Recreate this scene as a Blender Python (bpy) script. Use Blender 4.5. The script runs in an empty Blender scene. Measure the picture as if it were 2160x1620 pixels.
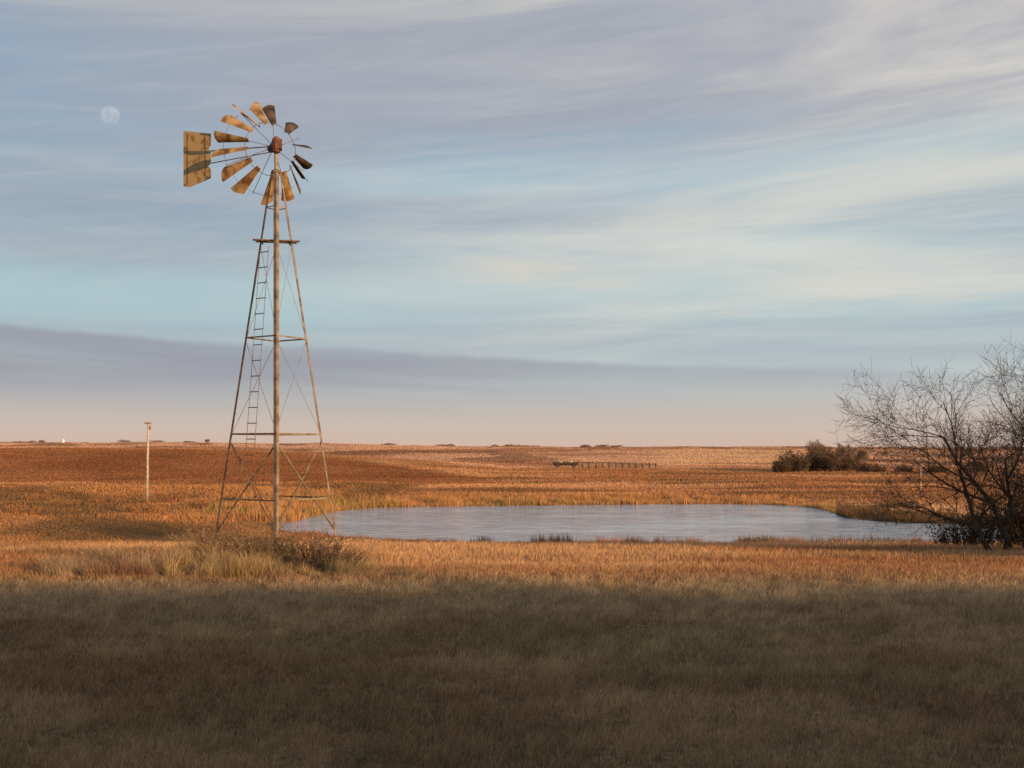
import bpy, math, random
import numpy as np
from mathutils import Vector, Matrix
R = math.radians
C = bpy.context.scene.collection
FPX = 2316.0; EYE = 2.6; HR = 945.0
rng = np.random.default_rng(7); random.seed(7)

# ------------------------------------------------------------------ helpers
def lin(r, g, b, k=1.0):
    f = lambda c: (c/255/12.92 if c/255 <= .04045 else ((c/255+.055)/1.055)**2.4)*k
    return (f(r), f(g), f(b), 1.0)
def sst(a, b, x):
    t = np.clip((np.asarray(x, float)-a)/(b-a), 0, 1); return t*t*(3-2*t)
def _h(i, j, s):
    v = np.sin(i*127.1+j*311.7+s*74.7)*43758.5453
    return v-np.floor(v)
def vn(x, y, s=0):
    x = np.asarray(x, float); y = np.asarray(y, float)
    i = np.floor(x); j = np.floor(y); u = x-i; v = y-j
    u = u*u*(3-2*u); v = v*v*(3-2*v)
    return (_h(i,j,s)*(1-u)+_h(i+1,j,s)*u)*(1-v)+(_h(i,j+1,s)*(1-u)+_h(i+1,j+1,s)*u)*v
def fbm(x, y, s=0, o=4):
    r = 0; a = .5; t = 0
    for k in range(o):
        r = r+a*vn(x*2**k, y*2**k, s+k*13); t += a; a *= .5
    return r/t
def tag(o, label=None, cat=None, group=None, kind=None):
    if label: o['label'] = label
    if cat: o['category'] = cat
    if group: o['group'] = group
    if kind: o['kind'] = kind
    return o
def empty(name, loc, label, cat, group=None):
    o = bpy.data.objects.new(name, None); C.objects.link(o); o.location = loc
    o.empty_display_size = .2
    return tag(o, label, cat, group)

class MB:
    def __init__(s): s.v = []; s.f = []; s.smooth = False
    def tube(s, pts, rad, n=6, cap=True):
        b0 = len(s.v); pts = [Vector(p) for p in pts]
        for i, p in enumerate(pts):
            d = (pts[min(i+1, len(pts)-1)]-pts[max(i-1, 0)])
            if d.length < 1e-9: d = Vector((0,0,1))
            d.normalize()
            a = d.cross(Vector((0,0,1)) if abs(d.z) < .9 else Vector((1,0,0))).normalized(); b = d.cross(a)
            r = rad[i] if isinstance(rad, (list, tuple)) else rad
            for k in range(n):
                t = 2*math.pi*k/n
                s.v.append(p+a*(r*math.cos(t))+b*(r*math.sin(t)))
        for i in range(len(pts)-1):
            for k in range(n):
                s.f.append((b0+i*n+k, b0+i*n+(k+1)%n, b0+(i+1)*n+(k+1)%n, b0+(i+1)*n+k))
        if cap:
            s.f.append(tuple(b0+k for k in range(n))[::-1]); s.f.append(tuple(b0+(len(pts)-1)*n+k for k in range(n)))
    def beam(s, a, b, u, v):       # prism from a to b, cross section spanned by vectors u and v (from the corner)
        a = Vector(a); b = Vector(b); u = Vector(u); v = Vector(v); k = len(s.v)
        for p in (a, b): s.v += [p, p+u, p+u+v, p+v]
        s.f += [(k,k+1,k+2,k+3)[::-1], (k+4,k+5,k+6,k+7)]
        for i in range(4): j = (i+1) % 4; s.f.append((k+i, k+j, k+4+j, k+4+i))
    def box(s, c, sz):
        c = Vector(c); x, y, z = sz
        s.beam(c-Vector((x/2,y/2,z/2)), c+Vector((-x/2,-y/2,z/2)), (x,0,0), (0,y,0))
    def lathe(s, prof, c, n=20, ax='z'):
        b0 = len(s.v); c = Vector(c)
        for r, h in prof:
            for k in range(n):
                t = 2*math.pi*k/n
                q = Vector((r*math.cos(t), r*math.sin(t), h)) if ax == 'z' else Vector((h, r*math.cos(t), r*math.sin(t)))
                s.v.append(c+q)
        for i in range(len(prof)-1):
            for k in range(n): s.f.append((b0+i*n+k, b0+i*n+(k+1)%n, b0+(i+1)*n+(k+1)%n, b0+(i+1)*n+k))
        s.f.append(tuple(b0+k for k in range(n))[::-1]); s.f.append(tuple(b0+(len(prof)-1)*n+k for k in range(n)))
    def build(s, name, mat, parent=None, smooth=False):
        me = bpy.data.meshes.new(name); me.from_pydata([tuple(v) for v in s.v], [], s.f); me.update()
        if smooth: me.polygons.foreach_set('use_smooth', [True]*len(me.polygons))
        me.materials.append(mat)
        o = bpy.data.objects.new(name, me); C.objects.link(o)
        if parent: o.parent = parent
        return o
def npmesh(name, V, T, mat, col=None, parent=None, smooth=False):
    V = np.asarray(V, np.float32); T = np.asarray(T, np.int32); k = T.shape[1]
    me = bpy.data.meshes.new(name)
    me.vertices.add(len(V)); me.vertices.foreach_set('co', V.ravel())
    me.loops.add(T.size); me.loops.foreach_set('vertex_index', T.ravel())
    me.polygons.add(len(T)); me.polygons.foreach_set('loop_start', np.arange(0, T.size, k, dtype=np.int32))
    if smooth: me.polygons.foreach_set('use_smooth', np.ones(len(T), bool))
    me.update(calc_edges=True)
    if col is not None:
        ca = me.color_attributes.new('Col', 'FLOAT_COLOR', 'POINT')
        c4 = np.ones((len(V), 4), np.float32); c4[:, :3] = col
        ca.data.foreach_set('color', c4.ravel())
    me.materials.append(mat)
    o = bpy.data.objects.new(name, me); C.objects.link(o)
    if parent: o.parent = parent
    return o

# ------------------------------------------------------------------ materials
def newmat(name):
    m = bpy.data.materials.new(name); m.use_nodes = True; nt = m.node_tree
    b = nt.nodes['Principled BSDF']; b.inputs['Roughness'].default_value = .85
    b.inputs['Specular IOR Level'].default_value = .15
    return m, nt, b
def noisy(name, c1, c2, scale=8, rough=.8, metal=0, detail=5, lo=.4, hi=.62, bump=0, coord='Object', spec=.2):
    m, nt, b = newmat(name); N = nt.nodes; L = nt.links
    tc = N.new('ShaderNodeTexCoord'); nz = N.new('ShaderNodeTexNoise'); rp = N.new('ShaderNodeValToRGB')
    nz.inputs['Scale'].default_value = scale; nz.inputs['Detail'].default_value = detail
    L.new(tc.outputs[coord], nz.inputs['Vector']); L.new(nz.outputs['Fac'], rp.inputs['Fac'])
    rp.color_ramp.elements[0].position = lo; rp.color_ramp.elements[0].color = (*c1, 1)
    rp.color_ramp.elements[1].position = hi; rp.color_ramp.elements[1].color = (*c2, 1)
    L.new(rp.outputs['Color'], b.inputs['Base Color'])
    b.inputs['Roughness'].default_value = rough; b.inputs['Metallic'].default_value = metal
    b.inputs['Specular IOR Level'].default_value = spec
    if bump:
        bp = N.new('ShaderNodeBump'); bp.inputs['Strength'].default_value = bump; bp.inputs['Distance'].default_value = .01
        L.new(nz.outputs['Fac'], bp.inputs['Height']); L.new(bp.outputs['Normal'], b.inputs['Normal'])
    return m
def attrmat(name, trans=.25):
    m, nt, b = newmat(name); N = nt.nodes; L = nt.links
    at = N.new('ShaderNodeAttribute'); at.attribute_name = 'Col'
    L.new(at.outputs['Color'], b.inputs['Base Color']); b.inputs['Roughness'].default_value = .8
    tr = N.new('ShaderNodeBsdfTranslucent'); L.new(at.outputs['Color'], tr.inputs['Color'])
    mx = N.new('ShaderNodeMixShader'); mx.inputs[0].default_value = trans
    L.new(b.outputs[0], mx.inputs[1]); L.new(tr.outputs[0], mx.inputs[2])
    L.new(mx.outputs[0], N['Material Output'].inputs['Surface'])
    return m
M_grass = attrmat('dry_grass')
def ground_mat():
    m, nt, b = newmat('ground_turf'); N = nt.nodes; L = nt.links
    at = N.new('ShaderNodeAttribute'); at.attribute_name = 'Col'
    g = N.new('ShaderNodeNewGeometry')
    n1 = N.new('ShaderNodeTexNoise'); n1.inputs['Scale'].default_value = 1.7; n1.inputs['Detail'].default_value = 8; n1.inputs['Roughness'].default_value = .7
    mp = N.new('ShaderNodeMapping'); mp.inputs['Scale'].default_value = (.35, 1, 1)
    L.new(g.outputs['Position'], mp.inputs['Vector']); L.new(mp.outputs[0], n1.inputs['Vector'])
    rp = N.new('ShaderNodeValToRGB'); rp.color_ramp.elements[0].position = .3; rp.color_ramp.elements[0].color = (.78,.76,.74,1)
    rp.color_ramp.elements[1].position = .7; rp.color_ramp.elements[1].color = (1.25,1.25,1.25,1)
    L.new(n1.outputs['Fac'], rp.inputs['Fac'])
    mx = N.new('ShaderNodeMix'); mx.data_type = 'RGBA'; mx.blend_type = 'MULTIPLY'; mx.inputs[0].default_value = 1
    L.new(at.outputs['Color'], mx.inputs[6]); L.new(rp.outputs['Color'], mx.inputs[7]); L.new(mx.outputs[2], b.inputs['Base Color'])
    # turf: tiny upright facets in every direction, as short stalks give
    n2 = N.new('ShaderNodeTexNoise'); n2.inputs['Scale'].default_value = 6; n2.inputs['Detail'].default_value = 3
    L.new(g.outputs['Position'], n2.inputs['Vector'])
    s1 = N.new('ShaderNodeVectorMath'); s1.operation = 'SUBTRACT'; s1.inputs[1].default_value = (.5,.5,.5); L.new(n2.outputs['Color'], s1.inputs[0])
    s2 = N.new('ShaderNodeVectorMath'); s2.operation = 'MULTIPLY'; s2.inputs[1].default_value = (9,9,1); L.new(s1.outputs[0], s2.inputs[0])
    s3 = N.new('ShaderNodeVectorMath'); s3.operation = 'ADD'; L.new(s2.outputs[0], s3.inputs[0]); L.new(g.outputs['Normal'], s3.inputs[1])
    s4 = N.new('ShaderNodeVectorMath'); s4.operation = 'NORMALIZE'; L.new(s3.outputs[0], s4.inputs[0])
    L.new(s4.outputs[0], b.inputs['Normal'])
    b.inputs['Roughness'].default_value = 1; b.inputs['Specular IOR Level'].default_value = 0
    return m
M_ground = ground_mat()
def water_mat():
    m, nt, b = newmat('pond_water'); N = nt.nodes; L = nt.links
    b.inputs['Roughness'].default_value = .10
    b.inputs['Specular IOR Level'].default_value = .6; b.inputs['IOR'].default_value = 1.33
    g = N.new('ShaderNodeNewGeometry'); mp = N.new('ShaderNodeMapping'); mp.inputs['Scale'].default_value = (.35, 1.2, 1); mp.inputs['Rotation'].default_value = (0,0,.10)
    L.new(g.outputs['Position'], mp.inputs['Vector'])
    n1 = N.new('ShaderNodeTexNoise'); n1.inputs['Scale'].default_value = 1.5; n1.inputs['Detail'].default_value = 5; n1.inputs['Roughness'].default_value = .7
    L.new(mp.outputs[0], n1.inputs['Vector'])
    n2 = N.new('ShaderNodeTexNoise'); n2.inputs['Scale'].default_value = .25; n2.inputs['Detail'].default_value = 5; L.new(mp.outputs[0], n2.inputs['Vector'])
    r2 = N.new('ShaderNodeMapRange'); r2.inputs[1].default_value = .40; r2.inputs[2].default_value = .60; r2.inputs[3].default_value = .04; r2.inputs[4].default_value = .26
    L.new(n2.outputs['Fac'], r2.inputs[0])
    r3 = N.new('ShaderNodeValToRGB'); r3.color_ramp.elements[0].position = .42; r3.color_ramp.elements[0].color = (.20,.245,.305,1)
    r3.color_ramp.elements[1].position = .62; r3.color_ramp.elements[1].color = (.56,.61,.67,1); L.new(n1.outputs['Fac'], r3.inputs['Fac']); L.new(r3.outputs['Color'], b.inputs['Base Color'])  # pale sky reflection on the ripples put into the base colour
    bp = N.new('ShaderNodeBump'); bp.inputs['Strength'].default_value = 1; L.new(r2.outputs[0], bp.inputs['Distance'])
    L.new(n1.outputs['Fac'], bp.inputs['Height']); L.new(bp.outputs['Normal'], b.inputs['Normal'])
    return m
M_water = water_mat()
M_steel = noisy('galvanised_steel', (.16,.115,.075), (.34,.27,.20), 5, .6, .15, lo=.35, hi=.6)
M_rust_shade = noisy('rusty_and_shaded_steel', (.10,.065,.045), (.24,.165,.115), 7, .75, .05)  # also the shaded tone of the tower's left and back members
M_blade = noisy('weathered_blade', (.15,.07,.03), (.44,.30,.15), 4.2, .7, .05, lo=.38, hi=.60, spec=.2)
M_blade_shade = noisy('shaded_blade', (.035,.025,.02), (.13,.09,.06), 3.5, .7, .05)  # dark copy of the blade material, painting the blades that stand in shade
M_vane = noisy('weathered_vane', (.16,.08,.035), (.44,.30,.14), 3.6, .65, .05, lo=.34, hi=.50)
M_head = noisy('red_gearbox', (.10,.04,.03), (.22,.08,.06), 6, .6)
M_pole = noisy('pale_pole', (.40,.33,.26), (.58,.49,.40), 4, .8)
M_wood = noisy('grey_post_wood', (.14,.10,.07), (.30,.23,.17), 5, .9)
M_bark = noisy('dark_bark', (.045,.033,.024), (.12,.088,.062), 9, .95, bump=.5)
M_twig = noisy('twig_bark', (.075,.055,.04), (.15,.11,.08), 4, .95)
M_drytwig = noisy('dry_weed_stem', (.18,.12,.07), (.38,.27,.16), 4, .95)
M_paletwig = noisy('pale_twig_bark', (.16,.11,.08), (.26,.18,.13), 4, .95)
M_dark = noisy('dark_paint', (.03,.025,.022), (.08,.06,.05), 4, .7)
M_straw = noisy('straw_bale', (.40,.31,.2), (.6,.5,.38), 6, .9)
M_white = noisy('white_bin', (.6,.58,.55), (.8,.78,.75), 3, .5)

# ------------------------------------------------------------------ the lie of the land
def P(px, row, z=-2.6):          # where a line of sight over the photo meets a height, used once to survey the pond
    y = FPX*(EYE-z)/(row-HR); return ((px-1080)/FPX*y, y)
POND = [P(*q) for q in [(560,1114),(680,1130),(900,1141),(1100,1148),(1400,1154),(1700,1156),(2000,1154),(2250,1148),(2500,1132),
        (2350,1116),(2160,1112),(2000,1105),(1880,1101),(1790,1093),(1765,1078),(1690,1066),(1500,1062),(1300,1064),(1000,1067),(800,1070),(715,1075),(630,1092)]]
def smooth_poly(p, n=2):
    for _ in range(n):
        q = []
        for i in range(len(p)):
            a = p[i]; b = p[(i+1) % len(p)]
            q += [(a[0]*.75+b[0]*.25, a[1]*.75+b[1]*.25), (a[0]*.25+b[0]*.75, a[1]*.25+b[1]*.75)]
        p = q
    return p
POND_S = np.array(smooth_poly(POND, 2))
def pond_sd(x, y):               # distance to the shore, negative in the water
    x = np.asarray(x, float); y = np.asarray(y, float)
    out = np.full(x.shape, 99.0)
    near = (y > 40) & (y < 130) & (x > -45) & (x < 75)
    xs = x[near]; ys = y[near]; d = np.full(xs.shape, 1e9); ins = np.zeros(xs.shape, bool)
    n = len(POND_S)
    for i in range(n):
        ax, ay = POND_S[i]; bx, by = POND_S[(i+1) % n]
        ex, ey = bx-ax, by-ay; L2 = ex*ex+ey*ey
        t = np.clip(((xs-ax)*ex+(ys-ay)*ey)/L2, 0, 1)
        d = np.minimum(d, np.hypot(xs-ax-t*ex, ys-ay-t*ey))
        if ay != by: ins ^= ((ay > ys) != (by > ys)) & (xs < ex*(ys-ay)/(by-ay)+ax)
    out[near] = np.where(ins, -d, d)
    return out
SUN_EL = 8.0; SUN_AZ = 46.0      # azimuth measured from straight behind the camera towards its right
SHADE_RIDGE = (21.3+10)/math.cos(R(SUN_AZ))*math.tan(R(SUN_EL))  # height of the unseen bank raised behind the camera to shade the foreground
def hillA(x): return 4.9*np.clip((-x-2)/80, 0, 1)**.85
def ploughed(x, y, n):           # the bare field narrows to a point at its right end
    yb = 166+118*np.clip((-x-2.5)/50, 0, 1)**.75
    return sst(142, 158, y+14*(n-.5))*sst(yb+8, yb-8, y+12*(n-.5))*sst(3, -9, x)
def zf(x, y, sd=None):
    x = np.asarray(x, float); y = np.asarray(y, float)
    if sd is None: sd = pond_sd(x, y)
    B = np.interp(y, [-6000,-300,-60,-14,-10,-8,-4.5,-2,0,20,23,26,32,40,50,57,64,80,290,6000],
                     [SHADE_RIDGE-3,SHADE_RIDGE-2,SHADE_RIDGE-.3,SHADE_RIDGE+.05,SHADE_RIDGE,SHADE_RIDGE*.75,SHADE_RIDGE*.2,.0,0,0,-.03,-.12,-.40,-1.0,-2.0,-2.47,-2.47,-2.42,-2.42,-2.42])
    B = B+.10*(fbm(x/1.7, y/1.7, 3)-.5)*sst(60, 20, np.abs(y-10))+.55*(fbm(x/3.5, y/9, 4)-.55)*((y > -30) & (y < -6))
    hum = sst(-11, -22, x)*sst(52, 75, y)*sst(175, 135, y)
    B = B+hum*(1.9*(fbm(x/18, y/15, 9)-.40)+.25*(fbm(x/4, y/4, 8)-.5))
    B = B+.8*(fbm(x/18, y/15, 5)-.5)*sst(100, 135, y)
    A = hillA(x)*np.where(y < 280, sst(150, 280, y), 1-.95*sst(284, 400, y))
    B = B+A
    far = np.interp(y, [310,380,450,560,650,750,1000,6000], [0,.5,1.9,3.6,4.7,4.8,4.5,4.4])
    B = B+far*(1-.16*sst(100, 260, x))
    B = B+sst(-20, -330, x)*np.interp(y, [420,900,1500,6000], [0,4.2,4.6,4.6])*1.0
    B = B+5.2*(fbm(x/120, y/100, 21)-.5)*sst(310, 480, y)*sst(3000, 1400, y)+1.6*(fbm(x/38, y/45, 22)-.5)*sst(300, 420, y)
    sh = sst(0, 5, sd); out = -2.6+sh*(B+2.6)
    ins = -2.6-np.minimum(.8, np.maximum(0, -sd)*.3)
    return np.where(sd < 0, ins, np.where(sd < 5, out, B))
def zone(x, y, sd=None):         # what grows where (reflectances, with swale shade and far haze painted in)
    x = np.asarray(x, float); y = np.asarray(y, float)
    if sd is None: sd = pond_sd(x, y)
    def c(r, g, b): return np.array([r, g, b])
    def full(*k): return np.broadcast_to(c(*k), x.shape+(3,))
    def mixc(a, b, t): return a+(b-a)*t[..., None]
    n = fbm(x/9, y/3.2, 31); n2 = fbm(x/2.2, y/1.6, 33)
    col = mixc(full(.44,.225,.11), full(.62,.375,.20), sst(.38,.62,n))
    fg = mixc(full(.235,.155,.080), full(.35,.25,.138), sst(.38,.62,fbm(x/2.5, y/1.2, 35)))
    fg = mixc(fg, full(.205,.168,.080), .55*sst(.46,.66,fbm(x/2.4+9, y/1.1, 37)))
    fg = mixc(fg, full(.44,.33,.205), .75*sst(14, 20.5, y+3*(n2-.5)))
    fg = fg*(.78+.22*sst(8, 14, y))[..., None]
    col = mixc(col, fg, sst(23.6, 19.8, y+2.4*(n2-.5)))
    col = mixc(col, full(.36,.155,.088), .85*sst(8, 3, np.abs(y-49.5+2*(n-.5)))*sst(-25,-12,x))
    col = mixc(col, full(.21,.14,.07), .6*sst(.52,.66,fbm(x/8+3, y/2.2, 41))*(y > 27)*(y < 60))
    # shade of the left swale put into the colour, and the rough bank behind it
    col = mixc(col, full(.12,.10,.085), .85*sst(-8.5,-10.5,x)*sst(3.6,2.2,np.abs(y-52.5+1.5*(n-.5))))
    hum = sst(-9,-14,x)*sst(56,60,y)*sst(152,140,y)
    hc = mixc(full(.50,.245,.10), full(.25,.14,.065), sst(.44,.60,fbm(x/11, y/17, 43)))
    col = mixc(col, hc, hum)
    mid = sst(98,108,y)*sst(300,240,y)*(1-hum)
    mc = mixc(full(.43,.205,.095), full(.62,.345,.18), sst(.38,.6,fbm(x/40, y/15, 45)))
    mc = mixc(mc, full(.23,.13,.065), .8*sst(.50,.62,fbm(x/30+5, y/8, 47)))
    col = mixc(col, mc, mid)
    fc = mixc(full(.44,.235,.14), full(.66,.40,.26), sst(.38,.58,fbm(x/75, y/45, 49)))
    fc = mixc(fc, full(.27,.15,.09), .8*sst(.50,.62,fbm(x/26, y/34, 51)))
    fc = mixc(fc, full(.62,.40,.275), .7*sst(640, 760, y))  # distance haze put into the far land's colour
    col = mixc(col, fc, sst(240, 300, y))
    az = x/np.maximum(y, 1)
    st = sst(.115,.15,az)*sst(.31,.25,az)*sst(330,350,y)*sst(640,590,y)
    col = mixc(col, full(.72,.46,.27), .85*st)
    pl = ploughed(x, y, n)
    pc = mixc(full(.27,.112,.050), full(.36,.16,.073), sst(.3,.7,fbm(x/20, y/26, 53)))
    col = mixc(col, pc, pl)
    mud = sst(1.2, 0, sd); col = mixc(col, full(.09,.07,.05), mud)
    return col, pl
def build_ground():
    a = np.concatenate([np.arange(-34, 34, .2), np.arange(34, 60, 1), np.arange(60, 300, 3), np.arange(300, 326, 1)])
    a = np.radians(a); r = np.concatenate([[.4,.8,1.2,1.6,2.0], 2.3*np.exp(np.arange(0, math.log(9000/2.3), .0085))])
    AA, RR = np.meshgrid(a, r); x = (RR*np.sin(AA)).ravel(); y = (RR*np.cos(AA)).ravel()
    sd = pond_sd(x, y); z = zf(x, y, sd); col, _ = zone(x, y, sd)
    V = np.stack([x, y, z], 1); V = np.vstack([V, [[0,0,float(zf(np.array([0.]), np.array([0.]))[0])]]]); col = np.vstack([col, [[.15,.12,.07]]])
    nr, na = RR.shape; i = np.arange(nr-1)[:, None]; j = np.arange(na)[None, :]; j2 = (j+1) % na
    Q = np.stack([i*na+j, i*na+j2, (i+1)*na+j2, (i+1)*na+j], -1).reshape(-1, 4)[:, ::-1]
    o = npmesh('ground', V, Q, M_ground, col, smooth=True)
    return tag(o, 'rolling dry prairie ground from the shaded foreground to the skyline', 'ground', kind='structure')
build_ground()
mb = MB(); c0 = POND_S.mean(0)
for p in POND_S:
    d = p-c0; q = p+d/np.linalg.norm(d)*.6; mb.v.append(Vector((q[0], q[1], -2.6)))
mb.f.append(tuple(range(len(POND_S))))
o = mb.build('pond_water', M_water); tag(o, 'rippled blue grey pond behind the windmill', 'water', kind='structure')

# ------------------------------------------------------------------ grasses
def blades(x, y, z, h, w, col, lean=.4, seg=1, bias=(0,0), tipk=1.15):
    n = len(x); a = rng.uniform(0, math.pi, n); dx = np.cos(a)*w/2; dy = np.sin(a)*w/2
    la = rng.uniform(0, 2*math.pi, n); lm = np.abs(rng.normal(0, lean, n))*h
    lx = np.cos(la)*lm+bias[0]*h; ly = np.sin(la)*lm+bias[1]*h
    z0 = z-.02
    b1 = np.stack([x-dx, y-dy, z0], 1); b2 = np.stack([x+dx, y+dy, z0], 1); tp = np.stack([x+lx, y+ly, z+h], 1)
    if seg == 1:
        V = np.stack([b1, b2, tp], 1).reshape(-1, 3); T = np.arange(3*n).reshape(n, 3)
        K = np.array([.9, .9, tipk])  # mild root shade put into the colour, tips lighter
    else:
        m1 = np.stack([x+lx*.35-dx*.75, y+ly*.35-dy*.75, z+h*.58], 1); m2 = np.stack([x+lx*.35+dx*.75, y+ly*.35+dy*.75, z+h*.58], 1)
        V = np.stack([b1, b2, m1, m2, tp], 1).reshape(-1, 3); k = np.arange(n)[:, None]*5
        T = np.stack([k+[0,1,3], k+[0,3,2], k+[2,3,4]], 1).reshape(-1, 3)
        K = np.array([.85,.85,1,1,tipk])  # root shade again in the colour of the bent blades
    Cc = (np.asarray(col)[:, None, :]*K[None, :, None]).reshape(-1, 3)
    return V, T, np.minimum(Cc, .85)
def merge(*parts):
    V = []; T = []; Cc = []; k = 0
    for v, t, c in parts: V.append(v); T.append(t+k); Cc.append(c); k += len(v)
    return np.vstack(V), np.vstack(T), np.vstack(Cc)
# foreground meadow
N = 540000
y = rng.uniform(7.2, 25, N); x = rng.uniform(-1, 1, N)*(.55*y+.8)
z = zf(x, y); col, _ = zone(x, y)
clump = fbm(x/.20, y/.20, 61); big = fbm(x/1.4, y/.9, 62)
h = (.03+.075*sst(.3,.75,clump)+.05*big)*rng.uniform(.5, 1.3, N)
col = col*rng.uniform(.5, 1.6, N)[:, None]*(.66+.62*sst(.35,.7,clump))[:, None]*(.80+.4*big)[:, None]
st = rng.random(N) < .08; col[st] = col[st]*.5+np.array([.46,.34,.20])*.55; h[st] *= 1.6
w = .0038*(y/9)**.75*rng.uniform(.6, 1.4, N)
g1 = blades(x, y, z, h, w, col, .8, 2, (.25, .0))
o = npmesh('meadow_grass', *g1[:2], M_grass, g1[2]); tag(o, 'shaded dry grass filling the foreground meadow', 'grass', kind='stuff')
# lit pasture beyond
def tufts(N, ymin, ymax, mode):
    u = rng.random(N)
    y = 1/(1/ymin+(1/ymax-1/ymin)*u) if mode == 'inv' else ymin*(ymax/ymin)**u
    x = rng.uniform(-.53, .53, N)*y
    sd = pond_sd(x, y); k = sd > .2; x = x[k]; y = y[k]; sd = sd[k]
    z = zf(x, y, sd); col, pl = zone(x, y, sd); n = len(x)
    h = np.interp(y, [20,40,100,300,700], [.12,.20,.24,.26,.38])*rng.uniform(.4, 1.3, n)*(.7+.6*fbm(x/1.5, y/1.5, 63))
    h = h*(1-.6*pl)*(1-.45*((y > 52) & (y < 72)))
    w = np.maximum(.005, .00095*y)*rng.uniform(.6, 1.6, n)*(1+.5*pl)
    v = np.interp(y, [25, 120, 300], [.30, .12, .07]); col = col*(1+v*rng.uniform(-1, 1, n))[:, None]
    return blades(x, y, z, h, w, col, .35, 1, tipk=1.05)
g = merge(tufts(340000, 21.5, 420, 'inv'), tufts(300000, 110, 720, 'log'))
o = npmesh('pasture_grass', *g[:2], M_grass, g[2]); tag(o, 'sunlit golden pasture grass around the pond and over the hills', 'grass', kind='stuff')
# reeds and weeds along the shore
n = len(POND_S); nxt = np.roll(POND_S, -1, 0); ed = nxt-POND_S; el = np.hypot(ed[:,0], ed[:,1])
def shore(N, o0, o1, pw=1.0):
    i = rng.choice(n, N, p=el/el.sum()); t = rng.random(N)[:, None]
    p = POND_S[i]+ed[i]*t; nm = np.stack([ed[i][:,1], -ed[i][:,0]], 1)/el[i][:, None]
    q = p+nm*(o0+(o1-o0)*rng.random(N)**pw)[:, None]; return q[:,0], q[:,1]
x, y = shore(90000, -.5, 7, 1.3)
sdv = pond_sd(x, y)
if np.mean(sdv) < 0: x, y = shore(90000, .5, -7, 1.3); sdv = pond_sd(x, y)
k = sdv > -.7; x = x[k]; y = y[k]; sdv = sdv[k]
az = x/y; farside = (y > 77) & (az < .295)
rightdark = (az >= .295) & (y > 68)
cl = fbm(x/2.0, y/2.5, 71); c3 = fbm(x/7, y/3, 72)
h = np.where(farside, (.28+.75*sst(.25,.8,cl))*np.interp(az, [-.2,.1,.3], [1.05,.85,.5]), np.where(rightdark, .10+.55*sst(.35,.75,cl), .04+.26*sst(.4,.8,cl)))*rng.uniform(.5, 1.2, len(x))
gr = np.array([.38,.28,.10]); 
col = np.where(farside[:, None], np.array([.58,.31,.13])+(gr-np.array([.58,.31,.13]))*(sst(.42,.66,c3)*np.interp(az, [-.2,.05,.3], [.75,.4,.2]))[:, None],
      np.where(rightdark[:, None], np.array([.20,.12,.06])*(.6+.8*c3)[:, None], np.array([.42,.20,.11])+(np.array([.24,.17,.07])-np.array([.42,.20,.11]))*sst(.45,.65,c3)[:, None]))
col = col*rng.uniform(.55, 1.3, len(x))[:, None]
keep = farside | rightdark | (rng.random(len(x)) < .5)
x, y, h, col, sdv = x[keep], y[keep], h[keep], col[keep], sdv[keep]
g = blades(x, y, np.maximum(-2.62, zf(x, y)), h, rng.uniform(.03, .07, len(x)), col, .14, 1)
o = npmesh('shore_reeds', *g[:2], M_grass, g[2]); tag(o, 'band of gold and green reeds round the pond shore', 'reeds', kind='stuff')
# rusty weeds on the crest of the near bank
N = 110000; y = rng.uniform(43, 55, N); x = rng.uniform(-.2, .53, N)*y
k = (fbm(x/2.6, y/3.0, 75) > .38) & (pond_sd(x, y) > .3); x = x[k]; y = y[k]
cl = fbm(x/1.1, y/1.6, 76); h = (.08+.58*sst(.42,.80,cl))*rng.uniform(.35, 1.1, len(x))*np.interp(x/y, [-.2,-.1,.0], [.3,.6,1])
col = (np.array([.40,.17,.10])+(np.array([.20,.12,.06])-np.array([.40,.17,.10]))*sst(.36,.60,fbm(x/4, y/3, 77))[:, None])*rng.uniform(.5,1.4,len(x))[:, None]
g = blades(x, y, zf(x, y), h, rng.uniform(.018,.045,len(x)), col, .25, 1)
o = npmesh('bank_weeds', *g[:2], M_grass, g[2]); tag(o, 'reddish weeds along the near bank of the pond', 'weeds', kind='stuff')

# ------------------------------------------------------------------ windmill
HX, HY = -5.26, 24.5; GZ = float(zf(np.array([HX]), np.array([HY]))[0])
wm = empty('windmill', (HX, HY, 0), 'tall steel lattice windmill with broken blade wheel beside the pond', 'windmill')
wm.rotation_euler = (0, 0, math.atan2(5.26, 24.5))
def half(z): return 1.43-(1.43-.225)/8.05*z
CORN = [Vector((-1,0,0)), Vector((0,-1,0)), Vector((1,0,0)), Vector((0,1,0))]
TOPZ = 8.75
def cp(i, z): return CORN[i % 4]*half(z)+Vector((0,0,z))
for i in range(4):
    a = cp(i, GZ-.15); b = cp(i, TOPZ); m = MB()
    for s in (1, -1):
        f = (CORN[(i+s) % 4]-CORN[i]).normalized(); nrm = CORN[i]-f*CORN[i].dot(f); nrm.normalize()
        m.beam(a, b, f*(.085 if i == 1 else .055), -nrm*.007)
    m.build('leg', M_steel if i in (1, 2) else M_rust_shade, wm)  # left and far legs take darker steel, their shade put into the colour
for zz, rr in ((7.95,.010), (5.03,.016), (2.89,.018), (1.46,.018)):
    for i in range(4):
        m = MB(); a = cp(i, zz); b = cp(i+1, zz)
        m.beam(a, b, (0,0,rr*2), Vector((-(a+b).x, -(a+b).y, 0)).normalized()*.006); m.build('girt', M_steel if i == 1 else M_rust_shade, wm)  # lighter steel only on the right front face, painting it as lit
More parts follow.
